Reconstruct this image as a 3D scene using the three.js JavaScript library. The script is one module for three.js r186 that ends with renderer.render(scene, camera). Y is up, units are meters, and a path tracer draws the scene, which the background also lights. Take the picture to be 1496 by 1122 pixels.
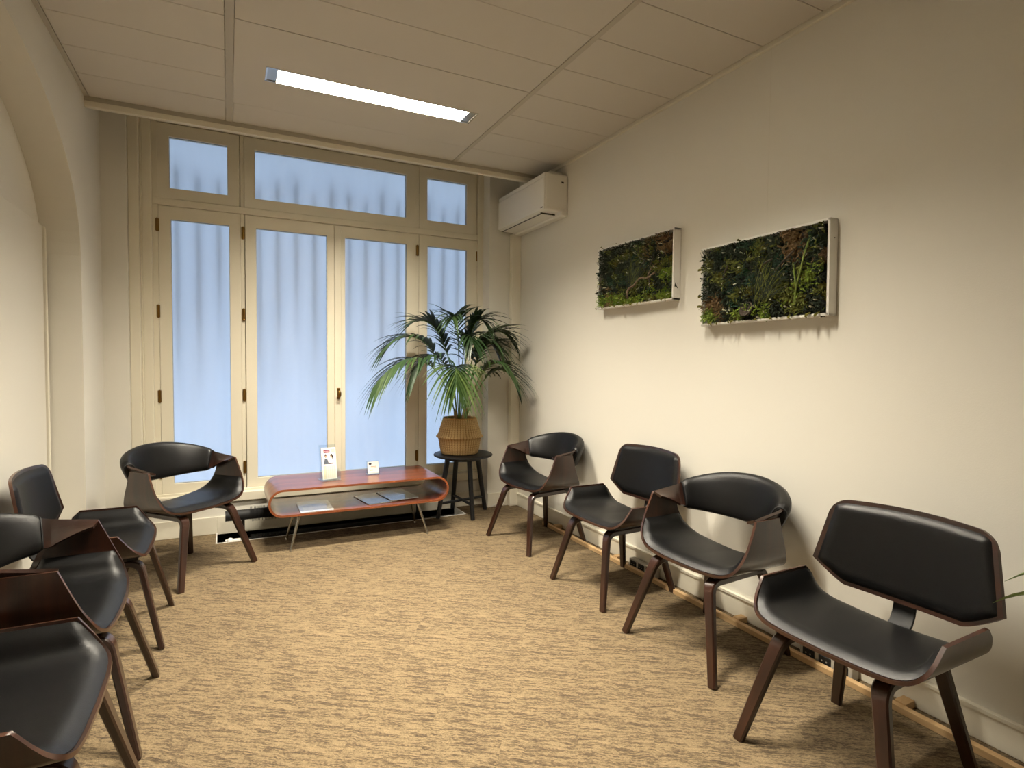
import * as THREE from 'three';
import { RoundedBoxGeometry } from 'three/addons/geometries/RoundedBoxGeometry.js';
import * as BGU from 'three/addons/utils/BufferGeometryUtils.js';
import { RectAreaLightUniformsLib } from 'three/addons/lights/RectAreaLightUniformsLib.js';
import { createNoise2D, createNoise3D, createNoise4D } from 'simplex-noise';

// ───────────────────────── camera, sky, exposure ─────────────────────────
RectAreaLightUniformsLib.init();
const scene = new THREE.Scene();
const renderer = new THREE.WebGLRenderer({ antialias: true });
renderer.toneMapping = THREE.LinearToneMapping;
renderer.toneMappingExposure = 1.0;
renderer.shadowMap.enabled = true;
const camera = new THREE.PerspectiveCamera(2 * Math.atan(561 / 827.1) * 180 / Math.PI, 1496 / 1122, 0.05, 100);
camera.position.set(0, 1.25, 0);
camera.rotation.set(-0.0398, -0.4642, 0.0103, 'YXZ');
scene.background = new THREE.Color().setRGB(1.24, 1.62, 2.16);   // even evening sky outside the window
const TUBE = new THREE.Color().setRGB(1.0, 0.92, 0.765);         // warm white fluorescent light
const TUBE_POWER = 530;

// ───────────────────────── helpers ─────────────────────────
function rng(seed) { let a = seed >>> 0; return () => { a = (a + 0x6D2B79F5) | 0; let t = Math.imul(a ^ (a >>> 15), 1 | a); t = (t + Math.imul(t ^ (t >>> 7), 61 | t)) ^ t; return ((t ^ (t >>> 14)) >>> 0) / 4294967296; }; }
const R0 = rng(7);
const n2 = createNoise2D(rng(11)), n3 = createNoise3D(rng(12)), n4 = createNoise4D(rng(13));
const V = (x, y, z) => new THREE.Vector3(x, y, z);
const taken = new Map();
function numbered(name) { const k = taken.get(name) || 0; taken.set(name, k + 1); return k ? `${name}_${String(k).padStart(3, '0')}` : name; }
function shade(o) { o.traverse(m => { if (m.isMesh) { m.castShadow = true; m.receiveShadow = true; } }); return o; }
function part(name, geo, mat, parent, label) { const m = new THREE.Mesh(Array.isArray(geo) ? merge(geo) : geo, mat); m.name = name; if (label) m.userData.label = label; parent.add(m); return shade(m); }
function merge(list) { return BGU.mergeGeometries(list.map(g => { const q = g.index ? g.toNonIndexed() : g; for (const k of Object.keys(q.attributes)) if (!['position', 'normal', 'uv'].includes(k)) q.deleteAttribute(k); if (!q.attributes.uv) q.setAttribute('uv', new THREE.BufferAttribute(new Float32Array(q.attributes.position.count * 2), 2)); return q; })); }
function thing(name, label, category, [x, y, z] = [0, 0, 0], turn = 0, group) { const o = new THREE.Group(); o.name = numbered(name); o.position.set(x, y, z); o.rotation.y = turn; o.userData = { label, category }; if (group) o.userData.group = group; scene.add(o); return o; }
function struct(name, geo, mat, label, category) { const m = geo === null ? new THREE.Group() : new THREE.Mesh(Array.isArray(geo) ? merge(geo) : geo, mat); m.name = name; m.userData = { kind: 'structure', label, category }; scene.add(m); return shade(m); }
function metreUV(g, ox = 0, oy = 0) {   // planar uv in metres, by the way each face points
  g = g.index ? g.toNonIndexed() : g; const p = g.attributes.position, uv = new Float32Array(p.count * 2), a = V(), b = V(), c = V(), n = V();
  for (let i = 0; i < p.count; i += 3) {
    a.fromBufferAttribute(p, i); b.fromBufferAttribute(p, i + 1); c.fromBufferAttribute(p, i + 2);
    n.crossVectors(b.clone().sub(a), c.clone().sub(a)); const ax = Math.abs(n.x), ay = Math.abs(n.y), az = Math.abs(n.z);
    [a, b, c].forEach((q, k) => { const [u, v] = ay >= ax && ay >= az ? [q.x, q.z] : ax >= az ? [q.z, q.y] : [q.x, q.y]; uv[(i + k) * 2] = u + ox; uv[(i + k) * 2 + 1] = v + oy; });
  }
  g.setAttribute('uv', new THREE.BufferAttribute(uv, 2)); return g;
}
function box(x0, x1, y0, y1, z0, z1) { return metreUV(new THREE.BoxGeometry(x1 - x0, y1 - y0, z1 - z0).translate((x0 + x1) / 2, (y0 + y1) / 2, (z0 + z1) / 2)); }
function rbox(x0, x1, y0, y1, z0, z1, r = 0.003, s = 2) { const m = Math.min(x1 - x0, y1 - y0, z1 - z0) / 2 * 0.98; return metreUV(new RoundedBoxGeometry(x1 - x0, y1 - y0, z1 - z0, s, Math.min(r, m)).translate((x0 + x1) / 2, (y0 + y1) / 2, (z0 + z1) / 2)); }
function cyl(a, b, r0, r1 = r0, seg = 14) { const d = b.clone().sub(a), L = d.length(); const g = new THREE.CylinderGeometry(r1, r0, L, seg, 1).translate(0, L / 2, 0); g.applyQuaternion(new THREE.Quaternion().setFromUnitVectors(V(0, 1, 0), d.normalize())); return g.translate(a.x, a.y, a.z); }
function tube(pts, r, seg = 24, rad = 7) { return new THREE.TubeGeometry(new THREE.CatmullRomCurve3(pts), seg, r, rad, false); }
function lerp(a, b, t) { return a + (b - a) * t; }
function lin1(keys) { return x => { if (x <= keys[0][0]) return keys[0][1]; for (let i = 1; i < keys.length; i++) if (x <= keys[i][0]) return lerp(keys[i - 1][1], keys[i][1], (x - keys[i - 1][0]) / (keys[i][0] - keys[i - 1][0])); return keys[keys.length - 1][1]; }; }
function table1(keys) { return x => { if (x <= keys[0][0]) return keys[0][1]; for (let i = 1; i < keys.length; i++) if (x <= keys[i][0]) { const t = (x - keys[i - 1][0]) / (keys[i][0] - keys[i - 1][0]); return lerp(keys[i - 1][1], keys[i][1], t * t * (3 - 2 * t)); } return keys[keys.length - 1][1]; }; }
function grid(f, nu, nv, uvf) {   // smooth open sheet; f(u in 0..1, v in 0..1) -> Vector3
  const pos = [], uv = [], idx = [];
  for (let j = 0; j <= nv; j++) for (let i = 0; i <= nu; i++) { const p = f(i / nu, j / nv); pos.push(p.x, p.y, p.z); const w = uvf ? uvf(i / nu, j / nv, p) : [i / nu, j / nv]; uv.push(w[0], w[1]); }
  for (let j = 0; j < nv; j++) for (let i = 0; i < nu; i++) { const a = j * (nu + 1) + i, b = a + 1, c = a + nu + 1, d = c + 1; idx.push(a, b, d, a, d, c); }
  const g = new THREE.BufferGeometry(); g.setAttribute('position', new THREE.Float32BufferAttribute(pos, 3)); g.setAttribute('uv', new THREE.Float32BufferAttribute(uv, 2)); g.setIndex(idx); g.computeVertexNormals(); return g;
}
// closed plate: sheet f thickened on both sides of itself; prof(u,v) gives [above, below] along the sheet's normal
function plate(f, nu, nv, prof, uvf) {
  const P = [], N = []; const at = (u, v) => f(Math.min(1, Math.max(0, u)), Math.min(1, Math.max(0, v)));
  for (let j = 0; j <= nv; j++) for (let i = 0; i <= nu; i++) {
    const u = i / nu, v = j / nv, e = 0.004; const du = at(u + e, v).sub(at(u - e, v)), dv = at(u, v + e).sub(at(u, v - e));
    P.push(f(u, v)); N.push(dv.cross(du).normalize());
  }
  const W = nu + 1; const up = (u, v) => { const k = Math.round(v * nv) * W + Math.round(u * nu); return P[k].clone().addScaledVector(N[k], prof(u, v)[0]); };
  const dn = (u, v) => { const k = Math.round(v * nv) * W + Math.round(u * nu); return P[k].clone().addScaledVector(N[k], -prof(u, v)[1]); };
  const uvm = uvf || ((u, v, p) => [p.x, p.z]);
  const top = grid((u, v) => up(1 - u, v), nu, nv, uvm), bot = grid(dn, nu, nv, uvm);
  const loop = []; for (let i = 0; i <= nu; i++) loop.push([i / nu, 0]); for (let j = 1; j <= nv; j++) loop.push([1, j / nv]); for (let i = nu - 1; i >= 0; i--) loop.push([i / nu, 1]); for (let j = nv - 1; j >= 0; j--) loop.push([0, j / nv]);
  const n = loop.length - 1; const rim = grid((u, v) => { const [a, b] = loop[Math.round(u * n)]; return up(a, b).lerp(dn(a, b), v); }, n, 1, uvm);
  return { top, bot, rim, all: merge([top, bot, rim]) };
}
// bar of rounded rectangular section swept along points; wdir = direction of its width
function sweepBar(pts, wdir, wf, tf, ch = 0.004) {
  const n = pts.length - 1, sec = (w, t) => { const a = w / 2, b = t / 2, c = Math.min(ch, a * .8, b * .8); return [[a, b - c], [a - c, b], [-a + c, b], [-a, b - c], [-a, -b + c], [-a + c, -b], [a - c, -b], [a, -b + c]]; };
  const pos = [], idx = [], uv = []; let L = 0;
  pts.forEach((p, i) => {
    if (i) L += p.distanceTo(pts[i - 1]);
    const T = pts[Math.min(n, i + 1)].clone().sub(pts[Math.max(0, i - 1)]).normalize(); const W = wdir.clone().addScaledVector(T, -wdir.dot(T)).normalize(), B = T.clone().cross(W);
    sec(wf(i / n), tf(i / n)).forEach(([a, b], k) => { const q = p.clone().addScaledVector(W, a).addScaledVector(B, b); pos.push(q.x, q.y, q.z); uv.push(L, k * 0.02); });
  });
  for (let i = 0; i < n; i++) for (let k = 0; k < 8; k++) { const a = i * 8 + k, b = i * 8 + (k + 1) % 8, c = a + 8, d = b + 8; idx.push(a, b, d, a, d, c); }
  for (let k = 1; k < 7; k++) { idx.push(0, k + 1, k); const o = n * 8; idx.push(o, o + k, o + k + 1); }
  let g = new THREE.BufferGeometry(); g.setAttribute('position', new THREE.Float32BufferAttribute(pos, 3)); g.setAttribute('uv', new THREE.Float32BufferAttribute(uv, 2)); g.setIndex(idx);
  g = BGU.toCreasedNormals(g, 0.6); return g;
}
function extrudeYZ(shape, x0, x1) {   // shape drawn in (z, y), extruded along x
  const g = new THREE.ExtrudeGeometry(shape, { depth: x1 - x0, bevelEnabled: false, curveSegments: 40 });
  g.applyMatrix4(new THREE.Matrix4().set(0, 0, 1, x0, 0, 1, 0, 0, 1, 0, 0, 0, 0, 0, 0, 1));
  const ix = g.index; if (!ix) { const p = g.attributes.position.array; for (let i = 0; i < p.length; i += 9) for (let k = 0; k < 3; k++) { const t = p[i + 3 + k]; p[i + 3 + k] = p[i + 6 + k]; p[i + 6 + k] = t; } }
  g.computeVertexNormals(); return metreUV(g);
}

// ───────────────────────── materials ─────────────────────────
function dataTex(w, h, fn, srgb = true) {
  const d = new Uint8Array(w * h * 4); for (let y = 0; y < h; y++) for (let x = 0; x < w; x++) { const c = fn(x / w, y / h, x, y), o = (y * w + x) * 4; d[o] = Math.max(0, Math.min(255, c[0])); d[o + 1] = Math.max(0, Math.min(255, c[1])); d[o + 2] = Math.max(0, Math.min(255, c[2])); d[o + 3] = 255; }
  const t = new THREE.DataTexture(d, w, h); t.wrapS = t.wrapT = THREE.RepeatWrapping; t.magFilter = THREE.LinearFilter; t.minFilter = THREE.LinearMipmapLinearFilter; t.generateMipmaps = true; if (srgb) t.colorSpace = THREE.SRGBColorSpace; t.needsUpdate = true; return t;
}
// noise that repeats every 1 in u and v
function loopNoise(u, v, fu, fv, seed = 0) { const a = u * 2 * Math.PI, b = v * 2 * Math.PI, ru = fu / (2 * Math.PI), rv = fv / (2 * Math.PI); return n4(Math.cos(a) * ru + seed * 7.3, Math.sin(a) * ru, Math.cos(b) * rv + seed * 3.1, Math.sin(b) * rv); }
const std = (o) => new THREE.MeshStandardMaterial(o), phys = (o) => new THREE.MeshPhysicalMaterial(o);
const grainTex = dataTex(512, 512, (u, v) => { const k = 128 + 60 * loopNoise(u, v, 120, 120, 1) + 45 * loopNoise(u, v, 46, 46, 2); return [k, k, k]; }, false);
function paint(color, rough, bump = 0.0004, rep = 3) { const t = grainTex.clone(); t.repeat.set(rep, rep); t.needsUpdate = true; return std({ color, roughness: rough, bumpMap: t, bumpScale: bump }); }
const M = {};
M.wall = paint('#dedacf', 0.9);
M.ceil = paint('#d2ccc2', 0.95, 0.0005, 6);
M.rail = std({ color: '#bdb6a8', roughness: 0.6 });
M.trim = std({ color: '#e6e0cf', roughness: 0.5 });
M.sash = std({ color: '#e0d9c5', roughness: 0.42 });
M.white = std({ color: '#ece9e2', roughness: 0.45 });
M.plastic = phys({ color: '#ece8df', roughness: 0.4 });
M.black = std({ color: '#0f0f11', roughness: 0.65 });
M.darkmark = std({ color: '#2a2622', roughness: 0.5 });
M.gasket = std({ color: '#5a584e', roughness: 0.6 });
M.slab = std({ color: '#8d8778', roughness: 0.95 });
M.brass = std({ color: '#7a5a26', roughness: 0.38, metalness: 0.85 });
M.chrome = std({ color: '#c4c0b8', roughness: 0.18, metalness: 1 });
M.louvre = std({ color: '#dedcd8', roughness: 0.13, metalness: 0.9 });
M.frost = phys({ color: '#fbfcff', roughness: 0.27, transmission: 1, thickness: 0.006, ior: 1.45 });
M.cladding = phys({ color: '#f2f5fa', roughness: 1, transmission: 0.55, thickness: 0, ior: 1.2, side: THREE.DoubleSide });
M.acrylic = phys({ color: '#f4f8fa', roughness: 0.06, transmission: 1, thickness: 0, ior: 1.49 });
// carpet: u runs along the streaks, one metre per repeat
const carpetCol = (u, v) => {
  const vv = v + 0.010 * loopNoise(u, v, 7, 5, 3) + 0.0035 * loopNoise(u, v, 30, 22, 9);
  const s = 0.46 * loopNoise(u, vv, 4, 46, 4) + 0.48 * loopNoise(u, vv, 13, 84, 5) + 0.46 * loopNoise(u, vv, 44, 112, 8) + 0.14 * loopNoise(u, v, 2, 4, 6);
  return [1 / (1 + Math.exp(-5.4 * (s - 0.16))), loopNoise(u, v, 150, 170, 7)];
};
M.carpet = [0, 1, 2].map(i => { const t = dataTex(1024, 1024, (u, v) => { const [k, f] = carpetCol((u + i * .37) % 1, (v + i * .61) % 1); const g = 1 + 0.20 * f; return [lerp(136, 70, k) * g, lerp(117, 57, k) * g, lerp(87, 41, k) * g]; }); const b = grainTex.clone(); b.repeat.set(4, 4); b.needsUpdate = true; return std({ map: t, roughness: 1, bumpMap: b, bumpScale: 0.003 }); });
function woodTex(dark, light, seed, w = 512, h = 512) { return dataTex(w, h, (u, v) => { const r = 0.5 + 0.5 * Math.sin(28 * v * Math.PI * 2 / 4 + 3.4 * loopNoise(u, v, 2, 6, seed)); const f = loopNoise(u, v, 8, 190, seed + 1), p = loopNoise(u, v, 3, 24, seed + 2); let k = 0.45 * r + 0.26 * f + 0.32 * p + 0.12; k = Math.max(0, Math.min(1, k)); return [0, 1, 2].map(i => lerp(dark[i], light[i], k)); }); }
M.wood = phys({ map: woodTex([32, 14, 7], [64, 32, 16], 20), roughness: 0.32, clearcoat: 0.5, clearcoatRoughness: 0.18 });
M.woodEdge = phys({ map: woodTex([52, 28, 16], [82, 47, 28], 30), roughness: 0.35, clearcoat: 0.4, clearcoatRoughness: 0.2 });
M.tableWood = phys({ map: woodTex([92, 42, 24], [142, 74, 44], 40), roughness: 0.3, clearcoat: 0.35, clearcoatRoughness: 0.14 });
M.tableEdge = phys({ map: woodTex([118, 62, 34], [160, 92, 54], 44), roughness: 0.4 });
M.batten = std({ map: woodTex([192, 156, 110], [220, 188, 144], 52), roughness: 0.6 });
{ const t = grainTex.clone(); t.repeat.set(7, 7); t.needsUpdate = true; M.leather = phys({ color: '#0b0b0c', roughness: 0.40, bumpMap: t, bumpScale: 0.00035, specularIntensity: 0.55 }); }
M.seam = std({ color: '#0c0c0e', roughness: 0.6 });
M.stool = std({ color: '#101216', roughness: 0.45 });

// ───────────────────────── room shell ─────────────────────────
const XL = -0.713, XR = 2.247, YC = 2.715, ZN = 3.0, ZP = -4.39, ZU = -4.52, ZW = -4.55, REC = -0.885;
// floor slab with the trench cut out, carpet planks laid askew on it
const TR = { x0: -0.085, x1: 1.72, z0: -4.51, z1: -4.262 };
const floor = struct('floor', [box(-1.1, TR.x0, -0.16, -0.006, -4.8, ZN + .15), box(TR.x1, 2.45, -0.16, -0.006, -4.8, ZN + .15), box(TR.x0, TR.x1, -0.16, -0.006, TR.z1, ZN + .15), box(TR.x0, TR.x1, -0.16, -0.006, -4.8, TR.z0), box(TR.x0, TR.x1, -0.16, -0.14, TR.z0, TR.z1)], M.slab, 'beige and brown streaked carpet floor laid askew', 'floor');
{
  const A = 33.5 * Math.PI / 180, T = [Math.cos(A), Math.sin(A)], B = [-Math.sin(A), Math.cos(A)];   // T: along the streaks and across the planks
  const clip = (poly, ax, val, keepLess) => { const out = []; const ins = p => keepLess ? p[ax] <= val : p[ax] >= val; poly.forEach((p, i) => { const q = poly[(i + 1) % poly.length]; if (ins(p)) out.push(p); if (ins(p) !== ins(q)) { const t = (val - p[ax]) / (q[ax] - p[ax]); out.push([lerp(p[0], q[0], t), lerp(p[1], q[1], t)]); } }); return out; };
  const zones = [[-0.88, 2.237, TR.z1 + .004, ZN], [-0.88, TR.x0 - .004, -4.515, TR.z1 + .004], [TR.x1 + .004, 2.237, -4.515, TR.z1 + .004]];
  for (let i = -22; i < 20; i++) for (let j = -8; j < 8; j++) {
    const t0 = 0.01 + i * 0.25, b0 = j + (i & 1 ? 0.42 : 0) + 0.1; const c = [[t0, b0], [t0 + .25, b0], [t0 + .25, b0 + 1], [t0, b0 + 1]].map(([t, b]) => [t * T[0] + b * B[0], t * T[1] + b * B[1]]);
    for (const [x0, x1, z0, z1] of zones) {
      let p = clip(clip(clip(clip(c, 0, x1, true), 0, x0, false), 1, z1, true), 1, z0, false); if (p.length < 3) continue;
      let area = 0; p.forEach((a, k) => { const b = p[(k + 1) % p.length]; area += a[0] * b[1] - a[1] * b[0]; }); if (Math.abs(area) < 0.0006) continue; if (area < 0) p.reverse();
      const pos = [], uv = [], idx = [], n = p.length, du = R0(), dv = R0();
      const put = (q, y) => { pos.push(q[0], y, q[1]); uv.push((q[0] * T[0] + q[1] * T[1]) * 1.5 + du, (q[0] * B[0] + q[1] * B[1]) * 1.5 + dv); };
      p.forEach(q => put(q, 0)); for (let k = 1; k < n - 1; k++) idx.push(0, k + 1, k);
      p.forEach((q, k) => { const r = p[(k + 1) % n], o = pos.length / 3; put(q, 0); put(r, 0); put(r, -.0065); put(q, -.0065); idx.push(o, o + 1, o + 2, o, o + 2, o + 3); });
      const g = new THREE.BufferGeometry(); g.setAttribute('position', new THREE.Float32BufferAttribute(pos, 3)); g.setAttribute('uv', new THREE.Float32BufferAttribute(uv, 2)); g.setIndex(idx);
      part('carpet_plank', BGU.toCreasedNormals(g, .3), M.carpet[Math.floor(R0() * 3)], floor);
    }
  }
}
// walls
struct('wall_right', box(XR, XR + .16, -0.16, 3.1, -4.9, ZN + .15), M.wall, 'long cream wall with two moss pictures', 'wall');
struct('wall_near', box(-1.1, XR + .16, -0.16, 3.1, ZN, ZN + .15), M.wall, 'plain cream wall opposite the window', 'wall');
{ // left wall with a wide arched recess
  const s = new THREE.Shape(); s.moveTo(-4.9, 0); s.lineTo(ZN, 0); s.lineTo(ZN, 3.1); s.lineTo(-4.9, 3.1); s.closePath();
  const h = new THREE.Path(), zc = -2.2, a = 1.63, y0 = 1.72, b = 0.82; h.moveTo(zc - a, 0.0001); h.lineTo(zc - a, y0);
  for (let k = 1; k <= 48; k++) { const t = Math.PI * (1 - k / 48), e = 0.86; const cx = Math.cos(t), sy = Math.sin(t); h.lineTo(zc + a * Math.sign(cx) * Math.pow(Math.abs(cx), e), y0 + b * Math.pow(sy, e)); }
  h.lineTo(zc + a, 0.0001); h.closePath(); s.holes.push(h);
  const wl = struct('wall_left', [extrudeYZ(s, REC, XL), box(-1.1, REC, -0.16, 3.1, -4.9, ZN + .15)], M.wall, 'cream wall with a wide shallow arched recess', 'wall');
  part('wall_panel', rbox(REC, REC + .016, 0.0, 1.94, -3.79, -0.66, .004), M.wall, wl);
  part('panel_strip', rbox(REC, REC + .028, 0.0, 1.94, -3.815, -3.797, .006), M.trim, wl);
}
struct('wall_back', [box(XL - .02, -0.575, -0.16, 3.1, -4.75, ZP), box(1.972, XR + .01, -0.16, 3.1, -4.75, ZP), box(-0.58, 1.98, -0.16, 0.215, -4.75, ZU), box(-0.58, 1.98, 2.90, 3.1, -4.75, ZP)], M.wall, 'cream wall round the tall window', 'wall');
struct('baseboard_right', [rbox(XR - .014, XR, 0, 0.108, ZP, ZN, .004), box(XR - .02, XR, 0.1, 0.112, ZP, ZN)], M.trim, 'cream painted baseboard along the long wall', 'baseboard');
struct('baseboard_back', [rbox(-0.575, TR.x0, 0, 0.122, ZU, ZU + .014, .003), rbox(TR.x1, 1.972, 0, 0.122, ZU, ZU + .014, .003), rbox(TR.x0, TR.x1, -0.14, 0.122, ZU, ZU + .01, .003), rbox(XL, -0.575, 0, 0.12, ZP, ZP + .014, .003), rbox(1.972, 2.16, 0, 0.12, ZP, ZP + .014, .003)], M.trim, 'cream baseboard under the window', 'baseboard');
struct('baseboard_left', [rbox(XL, XL + .014, 0, 0.12, ZP, -3.83, .003), rbox(XL, XL + .014, 0, 0.12, -0.57, ZN, .003)], M.trim, 'cream baseboard beside the arched recess', 'baseboard');
// ceiling: slab above, lowered tiles between rails
const ceiling = struct('ceiling', [box(-1.1, XR + .16, 2.95, 3.1, -4.9, ZN + .15)], M.wall, 'lowered ceiling of long matt white tiles between rails', 'ceiling');
{
  const zc2 = -3.226 + 5 * 0.2987, S = 0.2987, Z0 = -1.882, g = 0.0016, FX0 = 0.184, FX1 = 1.335, FZ0 = -3.305, FZ1 = -3.15; const rows = []; for (let k = -16; k < 7; k++) rows.push([Math.min(Z0 - k * S, ZN), Z0 - (k + 1) * S, k]);
  const tile = (x0, x1, z0, z1) => part('ceiling_tile', rbox(x0 + g, x1 - g, YC, YC + .016, z0 + g, z1 - g, .0025, 1), M.ceil, ceiling);
  for (const [zb, za, k] of rows) { if (zb - za < .02) continue; tile(XL + .022, -0.002, za, zb); tile(1.51, 2.222, za, zb); if ((k < 3 || k > 5) && (k < -2 || k > 0)) tile(0.034, 1.482, za, zb); }
  for (const dz of [0, 5 * S]) {
    const za = Z0 - 6 * S + dz, zb = Z0 - 3 * S + dz; const s = new THREE.Shape(); s.moveTo(.034 + g, -(zb - g)); s.lineTo(1.482 - g, -(zb - g)); s.lineTo(1.482 - g, -(za + g)); s.lineTo(.034 + g, -(za + g)); s.closePath();
    const h = new THREE.Path(); h.moveTo(FX0, -FZ1 - dz); h.lineTo(FX0, -FZ0 - dz); h.lineTo(FX1, -FZ0 - dz); h.lineTo(FX1, -FZ1 - dz); h.closePath(); s.holes.push(h);
    part('ceiling_tile', metreUV(new THREE.ExtrudeGeometry(s, { depth: .016, bevelEnabled: false }).rotateX(-Math.PI / 2).translate(0, YC, 0)), M.ceil, ceiling);
  }
  const zE = Z0 - 7 * S; for (const [x0, x1] of [[-0.002, 0.034], [1.482, 1.51]]) part('ceiling_rail', rbox(x0, x1, YC - .003, YC + .02, zE, ZN, .001, 1), M.rail, ceiling);
  part('ceiling_rail', rbox(XL, XL + .022, YC - .002, YC + .02, zE, ZN, .001, 1), M.rail, ceiling);
  part('ceiling_rail', rbox(2.222, 2.232, YC + .008, YC + .02, zE, ZN, .001, 1), M.rail, ceiling);
  part('wall_angle', [rbox(2.228, XR, YC - .016, YC + .012, zE, ZN, .002, 1)], M.trim, ceiling);
  part('edge_fascia', [rbox(XL, XR, YC - .027, YC + .02, zE - .016, zE - .001, .002, 1)], M.rail, ceiling);
  part('edge_trim', [rbox(XL, XR, YC - .058, YC - .024, zE - .03, zE + .004, .004, 2)], M.trim, ceiling);
  // luminaire let into the tile
  const F = thing('ceiling_light', 'recessed fluorescent ceiling light with metal louvre grid, next to the window', 'ceiling light', [(FX0 + FX1) / 2, YC, (FZ0 + FZ1) / 2]);
  lamp(F, FX1 - FX0, FZ1 - FZ0, TUBE_POWER);
  const F2 = thing('ceiling_light', 'recessed fluorescent ceiling light farther from the window', 'ceiling light', [(FX0 + FX1) / 2, YC, zc2]); lamp(F2, FX1 - FX0, FZ1 - FZ0, TUBE_POWER);
}
function lamp(F, L, W, power) {
  const hx = L / 2, hz = W / 2, top = 0.086;
  part('housing', [box(-hx, hx, top, top + .004, -hz, hz), box(-hx, -hx + .003, 0.017, top, -hz, hz), box(hx - .003, hx, 0.017, top, -hz, hz), box(-hx, hx, 0.017, top, -hz, -hz + .003), box(-hx, hx, 0.017, top, hz - .003, hz)], M.white, F);
  part('rim', [box(-hx - .002, hx + .002, -.003, .0, -hz - .002, -hz + .005), box(-hx - .002, hx + .002, -.003, .0, hz - .005, hz + .002), box(-hx - .002, -hx + .006, -.003, .0, -hz, hz), box(hx - .006, hx + .002, -.003, .0, -hz, hz)], M.louvre, F);
  const glow = std({ color: '#ffffff', emissive: TUBE, emissiveIntensity: 9, roughness: .5 });
  for (const z of [-hz / 2, hz / 2]) part('fluorescent_tube', new THREE.CylinderGeometry(.013, .013, L - .13, 14).rotateZ(Math.PI / 2).translate(0, .062, z), glow, F);
  for (const s of [-1, 1]) part('end_plate', [box(s > 0 ? hx - .052 : -hx + .004, s > 0 ? hx - .004 : -hx + .052, .001, .004, -hz + .004, hz - .004)], M.chrome, F);
  const n = 27, x0 = -hx + .054, x1 = hx - .054;
  const blade = grid((u, v) => V(0, lerp(.001, .026, v), lerp(-hz + .004, hz - .004, u)), 8, 1);
  const bladeSolid = merge([box(-.0012, .0012, .0005, .0265, -hz + .004, hz - .004)]);
  for (let k = 0; k <= n; k++) { const m = part('louvre_blade', bladeSolid, M.louvre, F); m.position.x = lerp(x0, x1, k / n); }
  part('louvre_spine', box(x0, x1, .0005, .0265, -.0035, .0035), M.louvre, F);
  for (const s of [-1, 1]) part('side_reflector', grid((u, v) => V(lerp(-hx + .004, hx - .004, s > 0 ? u : 1 - u), lerp(.001, .055, v), s * (hz - .004 - .012 * v * v)), 2, 8), M.louvre, F);
  const r = new THREE.RectAreaLight(TUBE, power, L - .12, W - .03); r.position.set(0, .044, 0); r.rotation.x = -Math.PI / 2; F.add(r);
}

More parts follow.
